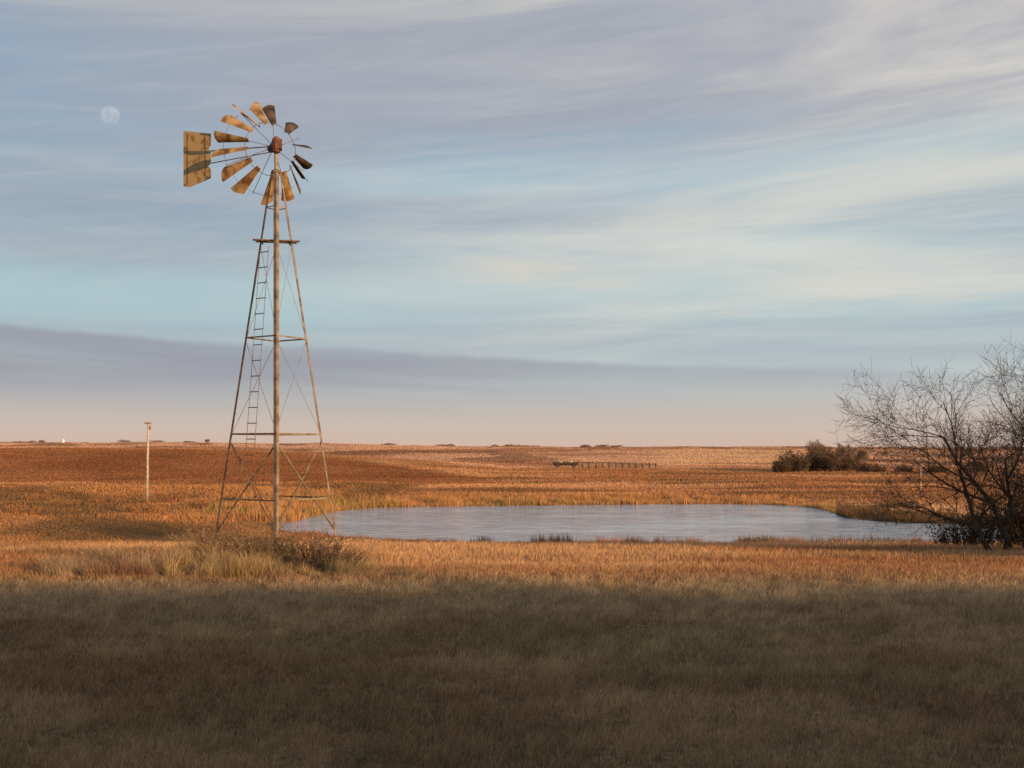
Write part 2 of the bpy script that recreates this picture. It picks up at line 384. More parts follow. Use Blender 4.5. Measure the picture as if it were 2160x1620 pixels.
for (z0, z1, r) in ((2.75,.75,.0145), (5.0,2.93,.005), (7.15,5.07,.004)):
    for i in range(4):
        for s in (0, 1):
            if i in (2, 3) and z0 > 3: continue
            m = MB(); a = cp(i+s, z0); b = cp(i+1-s, z1)
            inw = Vector((-(a+b).x, -(a+b).y, 0)).normalized()*(.015+.03*s)
            m.tube([a+inw, b+inw], r if i < 2 else r*.7, 5); m.build('brace', M_steel if i in (1,) else M_rust_shade, wm)  # lit and shaded faces told apart by steel colour here too
# platform planks, gearing pipe, pump rod
m = MB()
m.box((0, -.10, 7.21), (1.02, .10, .025)); m.box((0, .10, 7.21), (.9, .10, .025))
m.box((-.3, 0, 7.185), (.03, .5, .025)); m.box((.3, 0, 7.185), (.03, .5, .025)); m.build('platform', M_rust_shade, wm)
m = MB(); m.tube([(0,0,GZ), (0,0,7.1)], .022, 8); m.build('pump_rod', M_rust_shade, wm)
m = MB(); m.tube([(0,0,7.1), (0,0,9.15)], .045, 10); m.build('mast_pipe', M_steel, wm)
m = MB(); m.lathe([(.09,0),(.11,.02),(.11,.06),(.06,.09)], (0,0,8.72), 16); m.build('tower_cap', M_rust_shade, wm)
# ladder on the near left face
lad = None; m = MB(); fd = Vector((-.7071,.7071,0))
def lp(z):
    x = -.245-(6.9-z)*.0665; return Vector((x, -(half(z)+x), z))
off = Vector((-.7071,-.7071,0))*.03
for s in (-1, 1): m.tube([lp(2.3)+fd*.13*s+off, lp(7.05)+fd*.13*s+off], .007, 6)
lad = m.build('ladder', M_rust_shade, wm)
zz = 2.45
while zz < 7.0:
    m = MB(); m.tube([lp(zz)-fd*.14+off, lp(zz)+fd*.14+off], .012, 6); m.build('rung', M_rust_shade, lad); zz += .345
# gearbox head
HZ = 9.34
hd = MB(); hd.lathe([(.04,-.17),(.09,-.14),(.11,-.02),(.11,.08),(.08,.17),(.03,.21)], (0,0,HZ), 16)
hd.box((.05,-.03,HZ+.02), (.15,.2,.22)); head = hd.build('gearbox', M_head, wm)
ax = Vector((-.37,.93,0)).normalized(); e1 = Vector((ax.y, -ax.x, 0)); e2 = Vector((0,0,1)); H0 = Vector((0,0,HZ))
m = MB(); m.tube([H0-ax*.12, H0+ax*.35], .045, 10); m.tube([H0+ax*.16, H0+ax*.22], .10, 14); m.tube([H0+ax*.3, H0+ax*.34], .08, 14)
wheel = m.build('wheel', M_rust_shade, wm)
def ring(L, r, ph): return H0+ax*L+(e1*math.cos(ph)+e2*math.sin(ph))*r
LI, RI, LO, RO = .28, .54, .85, 1.13
m = MB()
m.tube([ring(LI+.06, RI+.06, R(k*10)) for k in range(37)], .007, 4, False)
m.tube([ring(LO-.16, RO-.16, R(k)) for k in range(130, 320, 5)], .005, 4); m.build('wheel_rim', M_rust_shade, wheel)
for k, ph in enumerate((75, 120, 160, 200, 250, 300, 340, 25)):
    m = MB(); m.tube([ring(.19, .1, R(ph)), ring(LO-.12, RO-.13, R(ph+4))], .007, 5); m.build('spoke', M_rust_shade, wheel)
BL = [(83,-25,1,1),(101,-12,1,0),(123,62,1.02,0),(142,8,1,0),(168,-60,1,0),(187,46,1,0),(213,24,1,0),(237,17,1,0),(275,8,1,0),(303,6,1.03,0),
      (322,-48,1.0,1),(336,-75,1.08,1),(354,66,1.04,1),(17,-60,1.0,1),(48,-30,.90,1)]
for ph, pit, k, in_shade in BL:
    a = ring(LI, RI, R(ph)); b = ring(LI+(LO-LI)*k, RI+(RO-RI)*k, R(ph)); u = (b-a).normalized()
    t = (-e1*math.sin(R(ph))+e2*math.cos(R(ph))); nn = u.cross(t).normalized()
    c = t*math.cos(R(pit))+nn*math.sin(R(pit)); q = u.cross(c)
    m = MB(); S = 6; W = 6; rj = random.uniform(-.05, .05); dent = random.uniform(-.04, .07); wk = random.uniform(.85, 1.1)
    for i in range(S+1):
        s = i/S; wd = (.105+.20*s)*wk; tw = R(8)*(s-.5)
        cc = c*math.cos(tw)+q*math.sin(tw)
        for j in range(W+1):
            v = j/W-.5
            m.v.append(a+(b-a)*s+cc*(wd*v)+q*(.05*(1-4*v*v)*(.5+.5*s)+dent*s*s*(v+.3))+u*(rj*v*s*4-(.03*(abs(v)*2)**3+random.uniform(0,.022) if i == S else 0)))
    for i in range(S):
        for j in range(W): m.f.append((i*(W+1)+j, i*(W+1)+j+1, (i+1)*(W+1)+j+1, (i+1)*(W+1)+j))
    m.build('blade', M_blade_shade if in_shade else M_blade, wheel, True)
# tail
td = Vector((-.83,.55,0)).normalized(); T0 = H0+Vector((0,0,-.06))
def tp(s, h): return T0+td*s+Vector((0,0,h))
m = MB(); m.tube([tp(.1,.06), tp(1.75,.12)], .014, 6); m.tube([tp(.1,-.06), tp(1.75,-.16)], .011, 6); tail = m.build('tail_boom', M_rust_shade, wm)
m = MB(); k0 = 0
outl = [(1.76,.52),(2.52,.66),(2.52,-.62),(2.36,-.66),(1.90,-.54),(1.76,-.50),(1.76,-.28),(1.84,-.22),(1.76,-.16),(1.76,.12),(1.83,.18),(1.76,.24)]  # inner-edge notches put the wheel blades' shadows into the outline
thk = Vector((td.y,-td.x,0))*.008
for s, h in outl: m.v.append(tp(s, h))
for s, h in outl: m.v.append(tp(s, h)+thk)
nO = len(outl); m.f.append(tuple(range(nO))); m.f.append(tuple(range(nO, 2*nO))[::-1])
for i in range(nO): j = (i+1) % nO; m.f.append((i, j, nO+j, nO+i))
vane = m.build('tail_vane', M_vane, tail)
m = MB(); m.tube([tp(1.90,-.5)-thk*1.2, tp(1.90,.49)-thk*1.2], .006, 4); m.tube([tp(2.4,-.6)-thk*1.2, tp(2.4,.6)-thk*1.2], .006, 4); m.build('vane_stiffener', M_rust_shade, vane)

# ------------------------------------------------------------------ bushes, trees
def grow(levels, p, d, L, r, lvl, maxl, cfg, rnd):
    nseg = 5 if lvl < 2 else (4 if lvl < 3 else 3); pts = [p.copy()]; rad = [r]; q = p.copy(); dd = d.copy()
    endr = r*(.35 if lvl < maxl else .5); jit = cfg['jit'][min(lvl, len(cfg['jit'])-1)]
    for i in range(nseg):
        dd = (dd+Vector((rnd.gauss(0, jit), rnd.gauss(0, jit), rnd.gauss(0, jit)+cfg['up']*(.5 if lvl else 1)))+cfg['wind']*.05).normalized()
        q = q+dd*(L/nseg); pts.append(q.copy()); rad.append(r+(endr-r)*(i+1)/nseg)
        if lvl < maxl and (i >= 1 or lvl >= 1):
            nk = cfg['kids'][lvl]; cnt = int(nk)+(rnd.random() < nk-int(nk))
            for _ in range(cnt):
                sp = rnd.uniform(*cfg['spread']); az = rnd.uniform(0, 2*math.pi)
                a = dd.orthogonal().normalized(); a = Matrix.Rotation(az, 3, dd) @ a
                nd = (dd*math.cos(sp)+a*math.sin(sp)).normalized()
                grow(levels, q, nd, L*rnd.uniform(*cfg['len'])*(1-.07*i), max(cfg['rmin'], rad[-1]*rnd.uniform(.45,.7)), lvl+1, maxl, cfg, rnd)
    levels[min(lvl, 3)].tube(pts, rad, (8,6,4,3)[min(lvl, 3)], lvl < 2)
def bare_tree(name, px, yy, H, lean, seed, label, cat='tree', maxl=4, group=None, kids=(2,1.6,1.6,1.4), r0=.13, x=None, rmin=.0055, stems=1, up=.06, tmat=None, frac=.46, sprd=.35):
    rnd = random.Random(seed); x = (px-1080)/FPX*yy if x is None else x
    g0 = float(zf(np.array([x]), np.array([yy]))[0])
    root = empty(name, (x, yy, g0), label, cat, group); lv = [MB() for _ in range(4)]
    cfg = dict(jit=(.10,.14,.17,.2), up=up, wind=Vector((lean*.6, 0, 0)), kids=kids, spread=(.4,.95), len=(.55,.80), rmin=rmin)
    for s in range(stems):
        aa = 6.28*s/stems+rnd.uniform(-.4, .4); sp = .0 if stems == 1 else sprd
        grow(lv, Vector((math.cos(aa)*.15*(stems > 1), math.sin(aa)*.15*(stems > 1), -.1)), Vector((lean+math.cos(aa)*sp, math.sin(aa)*sp, 1)).normalized(), H*frac, r0*rnd.uniform(.7,1), 0, maxl, cfg, rnd)
    lv[0].build('trunk', tmat or M_bark, root, True)
    lv[1].build('limbs', tmat or M_bark, root, True)
    tw = MB()
    for l in lv[2:]:
        k = len(tw.v); tw.v += l.v; tw.f += [tuple(i+k for i in f) for f in l.f]
    tw.build('twigs', tmat or M_twig, root)
    return root, tw
def leafcloud(name, pts, size, colA, colB, parent, sg=.0):
    pts = np.asarray(pts); n = len(pts)
    a = rng.normal(size=(n,3)); a /= np.linalg.norm(a, axis=1)[:, None]; b = np.cross(a, rng.normal(size=(n,3))); b /= np.linalg.norm(b, axis=1)[:, None]
    s = (size*rng.uniform(.5, 1.4, n))[:, None]; p = pts+rng.normal(size=(n,3))*sg
    V = np.stack([p-a*s-b*s*.4, p+a*s-b*s*.3, p+a*s*.8+b*s*.5, p-a*s*.7+b*s*.45], 1).reshape(-1,3)
    t = rng.random((n,1)); col = np.repeat(np.array(colA)*(1-t)+np.array(colB)*t, 4, 0)
    return npmesh(name, V, np.arange(4*n).reshape(n,4), M_grass, col, parent)
trees = [
 ('bare_tree', 2106, 30.2, 5.8, -.26, 11, 'spreading leafless tree over the right end of the pond', 2, .32, (1.75,1.5,1.5,1.3), 4),
 ('bare_tree', 2150, 31.5, 8.5, .0, 23, 'tallest leafless tree cut by the right edge of the photo', 2, .25, (1.8,1.6,1.6,1.4), 4),
]
for nm, px, yy, H, ln, sd_, lab, ns_, sp_, kd_, ml_ in trees:
    root, tw = bare_tree(nm, px, yy, H, ln, sd_, lab, maxl=ml_, kids=kd_, r0=.10, rmin=.005, up=.065, stems=ns_, sprd=sp_)
    vv = np.array([tuple(v) for v in tw.v[::9]]); vv = vv[(vv[:,2] < H*.36) & (vv[:,2] > .8)]
    if len(vv): leafcloud('dead_leaves', vv[rng.choice(len(vv), min(len(vv), 1800))], .028, (.04,.028,.018), (.12,.07,.035), root, .08)
for k, (xx, yy, H, sd_) in enumerate(((17.8,27.5,8.0,31),(20.5,24.5,8.5,37))):
    bare_tree('bare_tree', 0, yy, H, 0, sd_, ('unseen leafless tree just beyond the right edge, added for shade','unseen leafless tree nearest the viewer, added for shade')[k], x=xx, maxl=4, kids=(2.0,1.7,1.6,1.3), rmin=.012)  # trees out of view, added to shade those at the right
def shrub(name, px, yy, Hh, Wd, seed, label, cat='shrub', nst=60, nleaf=6000, lsize=.03, cA=(.05,.035,.02), cB=(.14,.09,.05), group=None, x=None, twig=None, sr=.006, depth=None, ntw=5, spl=.12):
    rnd = random.Random(seed); x = (px-1080)/FPX*yy if x is None else x; depth = depth or Wd
    g0 = float(zf(np.array([x]), np.array([yy]))[0]); root = empty(name, (x, yy, g0), label, cat, group)
    m = MB(); tips = []
    for i in range(nst):
        a = rnd.uniform(0, 6.28); q = math.sqrt(rnd.random()); bx = math.cos(a)*q*Wd*.36; by = math.sin(a)*q*depth*.36
        hh = Hh*rnd.uniform(.5, 1.08)*(1-.5*q*q); lx = bx*.45+rnd.gauss(0,spl)*hh; ly = by*.45+rnd.gauss(0,spl)*hh
        gz = float(-g0+zf(np.array([x+bx]), np.array([yy+by]))[0]) if Wd > 1.5 else 0
        p0 = Vector((bx, by, gz-.05)); p1 = Vector((bx+lx*.4, by+ly*.4, gz+hh*.55)); p2 = Vector((bx+lx, by+ly, gz+hh))
        m.tube([p0, p1, p2], [sr*1.5, sr, sr*.5], 3, False)
        for _ in range(ntw):
            t = rnd.uniform(.2, 1); pb = p0.lerp(p1, t*2) if t < .5 else p1.lerp(p2, t*2-1)
            dv = Vector((rnd.gauss(0,.6), rnd.gauss(0,.6), rnd.uniform(.1,1))).normalized()*hh*rnd.uniform(.12,.34)
            m.tube([pb, pb+dv], [sr*.7, sr*.35], 3, False); tips += [pb+dv*s for s in (.4,.7,1)]
        tips += [p0.lerp(p1, s) for s in (.5,.8)]
    m.build('stems', twig or M_twig, root)
    if nleaf:
        tt = np.array([tuple(v) for v in tips]); leafcloud('foliage', tt[rng.integers(0, len(tt), nleaf)], lsize, cA, cB, root, lsize*1.6)
    return root
shrub('shrub', 2118, 34.5, 2.2, 2.6, 5, 'dense brown thicket under the right hand bare trees', nst=150, nleaf=5000, lsize=.033, cA=(.03,.022,.015), cB=(.10,.06,.035), spl=.2)
shrub('shrub', 2025, 36, 1.4, 2.0, 6, 'low dark bush left of the trunks of the right hand trees', nst=100, nleaf=2000, lsize=.033, cA=(.035,.025,.015), cB=(.11,.07,.04), spl=.25)
shrub('shrub', 2200, 33.5, 3.0, 2.6, 8, 'tall dark thicket at the right edge behind the tallest tree', nst=160, nleaf=7000, lsize=.033, cA=(.025,.018,.012), cB=(.08,.05,.03))
shrub('shrub', 0, 26.6, 6.0, 4.2, 9, 'unseen leafy thicket added beyond the right edge to shade the bare trees', nst=200, nleaf=14000, lsize=.09, cA=(.03,.025,.012), cB=(.09,.06,.03), x=17.3, sr=.015)  # thicket out of view, added to keep sun off the right-hand trees
shrub('shrub', 0, 22.6, 6.5, 4.5, 10, 'farther unseen thicket added right of the meadow to shade the bare trees', nst=200, nleaf=14000, lsize=.09, cA=(.03,.025,.012), cB=(.09,.06,.03), x=20.6, sr=.015)  # second added thicket for the same shade, also out of view
# weeds and brush at the windmill's foot
shrub('shrub', 648, 22.9, .88, 2.5, 12, 'dark twiggy bush at the right foot of the windmill', nst=240, nleaf=5000, lsize=.014, cA=(.055,.055,.035), cB=(.20,.165,.10), depth=1.3, ntw=8, spl=.32)
shrub('shrub', 555, 23.3, 1.15, 1.2, 13, 'tallest brown bush hiding the windmill legs', nst=150, nleaf=3000, lsize=.014, cA=(.09,.07,.04), cB=(.28,.20,.115), depth=1.0, ntw=8, spl=.3, twig=M_drytwig, sr=.005)
shrub('shrub', 445, 23.6, 1.02, 1.8, 14, 'rusty brown weed bush left of the windmill legs', nst=200, nleaf=3400, lsize=.014, cA=(.24,.14,.08), cB=(.52,.36,.21), depth=1.0, ntw=8, spl=.3, twig=M_drytwig, sr=.005)
shrub('shrub', 260, 23.2, .60, 3.2, 15, 'low straw coloured bush left of the windmill', nst=280, nleaf=3600, lsize=.014, cA=(.28,.19,.11), cB=(.58,.44,.29), depth=.9, ntw=8, spl=.35, twig=M_drytwig, sr=.005)
def tallgrass(n, px0, px1, y0, y1, h0, h1, cA, cB, seed):
    yy = rng.uniform(y0, y1, n); xx = (rng.uniform(px0, px1, n)-1080)/FPX*yy
    cl = fbm(xx/.28, yy/.3, seed); k = cl > .42; xx, yy, cl = xx[k], yy[k], cl[k]
    hh = (h0+(h1-h0)*sst(.4,.75,cl))*rng.uniform(.4,1.15,len(xx)); t = sst(.3,.7,fbm(xx/.5, yy/.5, seed+3))[:, None]
    col = (np.array(cA)*(1-t)+np.array(cB)*t)*rng.uniform(.5,1.4,len(xx))[:, None]
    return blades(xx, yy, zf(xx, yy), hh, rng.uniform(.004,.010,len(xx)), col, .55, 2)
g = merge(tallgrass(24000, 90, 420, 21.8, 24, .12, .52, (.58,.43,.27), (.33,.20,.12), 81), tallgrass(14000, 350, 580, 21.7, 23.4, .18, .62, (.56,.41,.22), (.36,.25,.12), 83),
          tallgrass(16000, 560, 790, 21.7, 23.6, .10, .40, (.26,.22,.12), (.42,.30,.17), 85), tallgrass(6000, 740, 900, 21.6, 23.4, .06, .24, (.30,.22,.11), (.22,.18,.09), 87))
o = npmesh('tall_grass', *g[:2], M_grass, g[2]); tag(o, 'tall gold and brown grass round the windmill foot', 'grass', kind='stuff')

# scrub on the left bank behind the swale
for i, (px, yy, h, w) in enumerate(((235,92,.9,3.4),(300,80,.8,3.6),(355,90,1.0,4.2),(420,84,.9,3.5),(560,90,.6,3.0),(90,98,.6,4.0),(505,100,.7,3.2),(600,104,.6,3.2),(30,75,.5,4),(640,112,.7,3.5))):
    shrub('low_scrub', px, yy, h, w, 100+i, 'low rusty scrub bush on the bank left of the pond', nst=60, nleaf=1100, lsize=.05, cA=(.28,.12,.055), cB=(.52,.26,.11), group='scrub bushes on the left bank', sr=.012, twig=M_drytwig, spl=.3)
# grove on the right skyline
for i, (px, yy, h, w) in enumerate(((1660,236,4.4,4.5),(1690,230,4.9,5),(1722,233,5.1,5),(1755,229,5.0,5),(1785,232,4.2,4.5),(1650,228,3.2,4))):
    shrub('willow_bush', px, yy, h, w, 200+i, 'dense dark willow bush in the grove on the right skyline', cat='bush', nst=70, nleaf=2400, lsize=.14, cA=(.08,.05,.03), cB=(.20,.12,.07), group='willow bushes of the right grove', sr=.03)
for i, (px, yy, h, w) in enumerate(((1822,225,2.6,4.5),(1850,222,1.8,4),(1905,228,1.7,4),(1975,224,2.0,5),(2060,215,2.8,6))):
    shrub('low_bush', px, yy, h, w, 220+i, 'low brown bush between the right grove and the bare trees', cat='bush', nst=50, nleaf=1200, lsize=.13, cA=(.12,.065,.035), cB=(.30,.16,.08), group='low bushes beside the right grove', sr=.03)
for i, (px, yy, H) in enumerate(((1712,238,8.2),(1742,240,9.0),(1770,238,8.0),(1815,236,7.2))):
    bare_tree('pale_bare_tree', px, yy, H, 0, 240+i, 'pale leafless tree rising behind the grove on the right skyline', group='pale trees behind the right grove', maxl=3, kids=(2.4,2.2,2.0), rmin=.03, r0=.12, tmat=M_paletwig)
# tiny trees on the far skyline
k = 0
for px, yy, w, h in ((40,880,12,2.6),(66,880,9,3.4),(88,900,6,2.4),(262,890,12,2.4),(180,890,8,1.4),(400,880,10,1.8),(437,880,4,4.2),(930,700,9,1.8),(950,700,6,2.2),(1045,700,6,2.0),(1075,690,9,2.0),(1100,690,12,1.6),(1128,690,7,2.0),(1235,690,7,1.5),(1270,690,9,1.8),(1300,690,9,1.4),(330,890,14,1.4),(820,760,12,1.2)):
    xx = (px-1080)/FPX*yy; gz_ = float(zf(np.array([xx]), np.array([yy]))[0])
    root = empty('skyline_tree', (xx, yy, gz_), 'tiny dark tree clump on the distant skyline', 'tree', 'trees on the distant skyline')
    m = MB(); m.tube([(0,0,-.3),(0,0,h*.8)], [.2,.08], 5); m.build('trunk', M_bark, root)
    q = rng.normal(size=(300,3)); q /= np.linalg.norm(q, axis=1)[:, None]; q *= rng.random((300,1))**.4
    q[:,0] *= w*.5; q[:,1] *= w*.4; q[:,2] = (q[:,2]*.5+.5)*h; q[:,2] *= (.4+.9*fbm(q[:,0]/3, q[:,1]/3, k))
    leafcloud('crown', q, .36, (.22,.14,.10), (.36,.23,.17), root); k += 1  # crown colour paled to paint the haze of distance

# ------------------------------------------------------------------ small man-made things
def gz(px, yy): x = (px-1080)/FPX*yy; return x, float(zf(np.array([x]), np.array([yy]))[0])
x0, g0 = gz(310, 98)
pole = empty('utility_pole', (x0, 98, g0), 'pale utility pole with short crossarm standing left of the windmill', 'utility pole')
hp = EYE-g0+(945-890)*98/FPX
m = MB(); m.tube([(0,0,-.3),(.05,0,hp*.5),(.12,0,hp)], [.135,.115,.085], 10); m.build('shaft', M_pole, pole, True)
m = MB(); m.box((.11,-.12,hp-.12), (.62,.09,.10)); arm = m.build('crossarm', M_wood, pole)
for s in (-1, 1):
    m = MB(); m.lathe([(.03,0),(.05,.03),(.03,.07),(.045,.10),(.02,.15)], (.11+s*.25,-.12,hp-.07), 8); m.build('insulator', M_pole, arm)
m = MB(); m.lathe([(.08,0),(.10,.05),(.10,.3),(.08,.36)], (.11+.19,0,hp-.7), 10); m.build('transformer', M_steel, pole)
x0, g0 = gz(1942, 128)
p2 = empty('marker_post', (x0, 128, g0), 'thin pale post standing in the field left of the bare trees', 'post')
m = MB(); m.tube([(0,0,-.2),(0,0,3.2)], [.09,.075], 8); m.build('shaft', M_pole, p2); m = MB(); m.box((0,-.09,3.05), (.42,.06,.10)); m.build('crossarm', M_wood, p2)
x0, g0 = gz(133, 880)
bn = empty('grain_bin', (x0, 880, g0), 'tiny white grain bin on the left skyline', 'grain bin')
m = MB(); m.lathe([(1.2,-.3),(1.2,2.8)], (0,0,0), 18); m.build('bin_wall', M_white, bn); m = MB(); m.lathe([(1.3,2.8),(.3,3.5),(.1,3.6)], (0,0,0), 18); m.build('roof', M_white, bn)
# hay wagon and fence far behind the pond
x0, g0 = gz(1193, 268)
wg = empty('hay_wagon', (x0, 268, g0+.1), 'dark flatbed hay wagon parked in the pasture beyond the pond', 'wagon')
m = MB(); m.box((0,0,.95), (6.2,2.3,.24)); m.box((0,.6,.72), (5.8,.14,.24)); m.box((0,-.6,.72), (5.8,.14,.24)); m.build('bed', M_dark, wg)
for sx in (-2,2):
    for sy in (-.95,.95):
        m = MB(); m.tube([(sx,sy-.1,.45),(sx,sy+.1,.45)], .45, 16); w_ = m.build('wheel', M_dark, wg)
        m = MB(); m.tube([(sx,sy-.12,.45),(sx,sy+.12,.45)], .18, 12); m.build('rim', M_rust_shade, w_)
for sx in (-3.0, 3.0):
    m = MB()
    for k in range(5): m.box((sx, -1+k*.5, 1.4), (.08,.08,.8))
    for k in range(3): m.box((sx, 0, 1.2+k*.24), (.05,2.2,.12))
    m.build('end_rack', M_dark, wg)
for sy in (-1.1, 1.1):
    m = MB(); m.box((0, sy, 1.2), (5.8,.05,.26))
    for k in range(4): m.box((-2.4+k*1.6, sy+.05*(1 if sy < 0 else -1), 1.2), (.08,.06,.36))
    m.build('side_board', M_dark, wg)
m = MB(); m.tube([(3.0,0,.6),(4.4,0,.35)], .06, 6); m.build('drawbar', M_dark, wg)
for k, (dx, nm_, rr_) in enumerate(((-1.2,'left end',.28),(1.3,'right end',.31))):
    m = MB(); L = .45; prof = [(.0,-L),(rr_-.05,-L),(rr_,-L+.06),(rr_,L-.06),(rr_-.05,L),(0.0,L)]
    m.lathe([(max(r,.01),h) for r,h in prof], (0,0,0), 18, 'x'); b = m.build('straw_bale', M_straw, None, True)
    b.location = (x0+dx, 268, g0+.1+1.07+rr_); tag(b, 'small pale straw bale lying at the %s of the far hay wagon' % nm_, 'bale')
fx = [((1228+i*14.5-1080)/FPX*262, 262+.35*i) for i in range(12)]
fz = [float(zf(np.array([a]), np.array([b]))[0]) for a, b in fx]
fn = empty('fence', (fx[0][0], fx[0][1], fz[0]), 'line of small dark fence posts right of the far wagon', 'fence')
for (a, b), zz in zip(fx, fz):
    m = MB(); m.tube([(a-fx[0][0], b-fx[0][1], zz-fz[0]-.2), (a-fx[0][0]+random.uniform(-.08,.08), b-fx[0][1], zz-fz[0]+random.uniform(1.3,1.55))], [.16,.14], 6); m.build('post', M_dark, fn)
m = MB()
for hh in (.6, 1.0, 1.25): m.tube([(a-fx[0][0], b-fx[0][1]-.17, zz-fz[0]+hh) for (a, b), zz in zip(fx, fz)], .012, 3)
m.build('wire', M_steel, fn)

# ------------------------------------------------------------------ moon
D = 8200; me = MB(); rr = 21/FPX*D
prof = [(max(rr*math.sin(math.pi*i/24), .01), -rr*math.cos(math.pi*i/24)) for i in range(25)]
me.lathe(prof, (0,0,0), 48)
mm = bpy.data.materials.new('moon_surface'); mm.use_nodes = True; nt = mm.node_tree; nt.nodes.clear()
out = nt.nodes.new('ShaderNodeOutputMaterial'); em = nt.nodes.new('ShaderNodeEmission'); tr = nt.nodes.new('ShaderNodeBsdfTransparent'); mx = nt.nodes.new('ShaderNodeMixShader')
tc = nt.nodes.new('ShaderNodeTexCoord'); nz = nt.nodes.new('ShaderNodeTexNoise'); nz.inputs['Scale'].default_value = 1.1/rr; nz.inputs['Detail'].default_value = 1
nt.links.new(tc.outputs['Object'], nz.inputs['Vector']); rp = nt.nodes.new('ShaderNodeMapRange'); nt.links.new(nz.outputs['Fac'], rp.inputs[0])
rp.inputs[1].default_value = .3; rp.inputs[2].default_value = .7; rp.inputs[3].default_value = .18; rp.inputs[4].default_value = .46
sx_ = nt.nodes.new('ShaderNodeSeparateXYZ'); nt.links.new(tc.outputs['Object'], sx_.inputs[0])
lm = nt.nodes.new('ShaderNodeMapRange'); lm.interpolation_type = 'SMOOTHSTEP'; nt.links.new(sx_.outputs[1], lm.inputs[0])     # glow fades out towards the limb for a soft hazy edge
lm.inputs[1].default_value = -.05*rr; lm.inputs[2].default_value = -.7*rr; lm.inputs[3].default_value = 0; lm.inputs[4].default_value = 1
ml = nt.nodes.new('ShaderNodeMath'); ml.operation = 'MULTIPLY'; nt.links.new(rp.outputs[0], ml.inputs[0]); nt.links.new(lm.outputs[0], ml.inputs[1])
em.inputs['Color'].default_value = lin(214,216,222); em.inputs['Strength'].default_value = 1
nt.links.new(ml.outputs[0], mx.inputs[0]); nt.links.new(tr.outputs[0], mx.inputs[1]); nt.links.new(em.outputs[0], mx.inputs[2]); nt.links.new(mx.outputs[0], out.inputs[0])
mo = me.build('moon', mm, None, True); mo.location = ((232-1080)/FPX*D, D, EYE+(945-245)/FPX*D); mo.rotation_euler = (0, 0, math.atan2(1080-232, FPX))
tag(mo, 'faint pale full moon in the blue sky left of the windmill', 'moon')

# ------------------------------------------------------------------ sky
world = bpy.data.worlds.new('World'); bpy.context.scene.world = world; world.use_nodes = True
nt = world.node_tree; NN = nt.nodes; LL = nt.links; bg = NN['Background']; bg.inputs['Strength'].default_value = .1
def mth(op, a, b=None, c=None, clamp=False):
    n = NN.new('ShaderNodeMath'); n.operation = op; n.use_clamp = clamp
    for i, v in enumerate((a, b, c)):
        if v is None: continue
        if isinstance(v, (int, float)): n.inputs[i].default_value = v
        else: LL.new(v, n.inputs[i])
    return n.outputs[0]
def smap(v, a, b, lo=0.0, hi=1.0):
    n = NN.new('ShaderNodeMapRange'); n.interpolation_type = 'SMOOTHSTEP'; LL.new(v, n.inputs[0])
    n.inputs[1].default_value = a; n.inputs[2].default_value = b; n.inputs[3].default_value = lo; n.inputs[4].default_value = hi
    return n.outputs[0]
def mixc(f, A, B):
    n = NN.new('ShaderNodeMix'); n.data_type = 'RGBA'
    for i, v in ((0, f), (6, A), (7, B)):
        if isinstance(v, (int, float)): n.inputs[i].default_value = v
        elif isinstance(v, tuple): n.inputs[i].default_value = v
        else: LL.new(v, n.inputs[i])
    return n.outputs[2]
def ramp(f, stops):
    n = NN.new('ShaderNodeValToRGB'); LL.new(f, n.inputs['Fac']); e = n.color_ramp.elements
    while len(e) < len(stops): e.new(.5)
    for i, (p, c) in enumerate(stops): e[i].position = p; e[i].color = c
    return n.outputs['Color']
def mul(*a):
    r = a[0]
    for b in a[1:]: r = mth('MULTIPLY', r, b)
    return r
tc = NN.new('ShaderNodeTexCoord'); sp = NN.new('ShaderNodeSeparateXYZ'); LL.new(tc.outputs['Generated'], sp.inputs[0])
az = mth('ARCTAN2', sp.outputs[0], sp.outputs[1]); el = mth('ARCSINE', sp.outputs[2])
def streak(sx, sy, tilt, seed, scale=1.0, detail=6, rough=.55, warp=.25):
    cb = NN.new('ShaderNodeCombineXYZ')
    LL.new(mth('MULTIPLY', az, sx), cb.inputs[0]); LL.new(mth('MULTIPLY', mth('ADD', el, mth('MULTIPLY', az, tilt)), sy), cb.inputs[1]); cb.inputs[2].default_value = seed
    n = NN.new('ShaderNodeTexNoise'); n.inputs['Scale'].default_value = scale; n.inputs['Detail'].default_value = detail; n.inputs['Roughness'].default_value = rough
    n.inputs['Distortion'].default_value = warp; LL.new(cb.outputs[0], n.inputs['Vector']); return n.outputs['Fac']
elc = mth('DIVIDE', el, .8, clamp=True)
K = 10.0
base = ramp(elc, [(0, lin(212,184,168)), (.035, lin(204,191,180)), (.08, lin(190,196,195)), (.14, lin(164,198,205)), (.20, lin(154,194,206)), (.26, lin(140,180,202)), (.34, lin(128,168,197)), (.45, lin(138,164,188)), (1, lin(105,132,172))])
sky = NN.new('ShaderNodeTexSky'); sky.sky_type = 'NISHITA'; sky.sun_disc = False; sky.sun_elevation = R(SUN_EL); sky.sun_rotation = R(180-SUN_AZ); sky.dust_density = 1.5
sc = NN.new('ShaderNodeVectorMath'); sc.operation = 'SCALE'; LL.new(base, sc.inputs[0]); sc.inputs['Scale'].default_value = K
def KC(r, g, b): return lin(r, g, b, K)
col = mixc(.97, sky.outputs[0], sc.outputs[0])
# pale veil over the middle and right of the sky
vw = mul(smap(az, -.34, .12, .20, 1.0), smap(el, .025, .08), smap(el, .22, .32, 1.0, .45))
v1 = mul(smap(streak(1.1, 8, .04, 3.1), .24, .60), vw)
col = mixc(mth('MULTIPLY', v1, .80), col, KC(196,207,207))
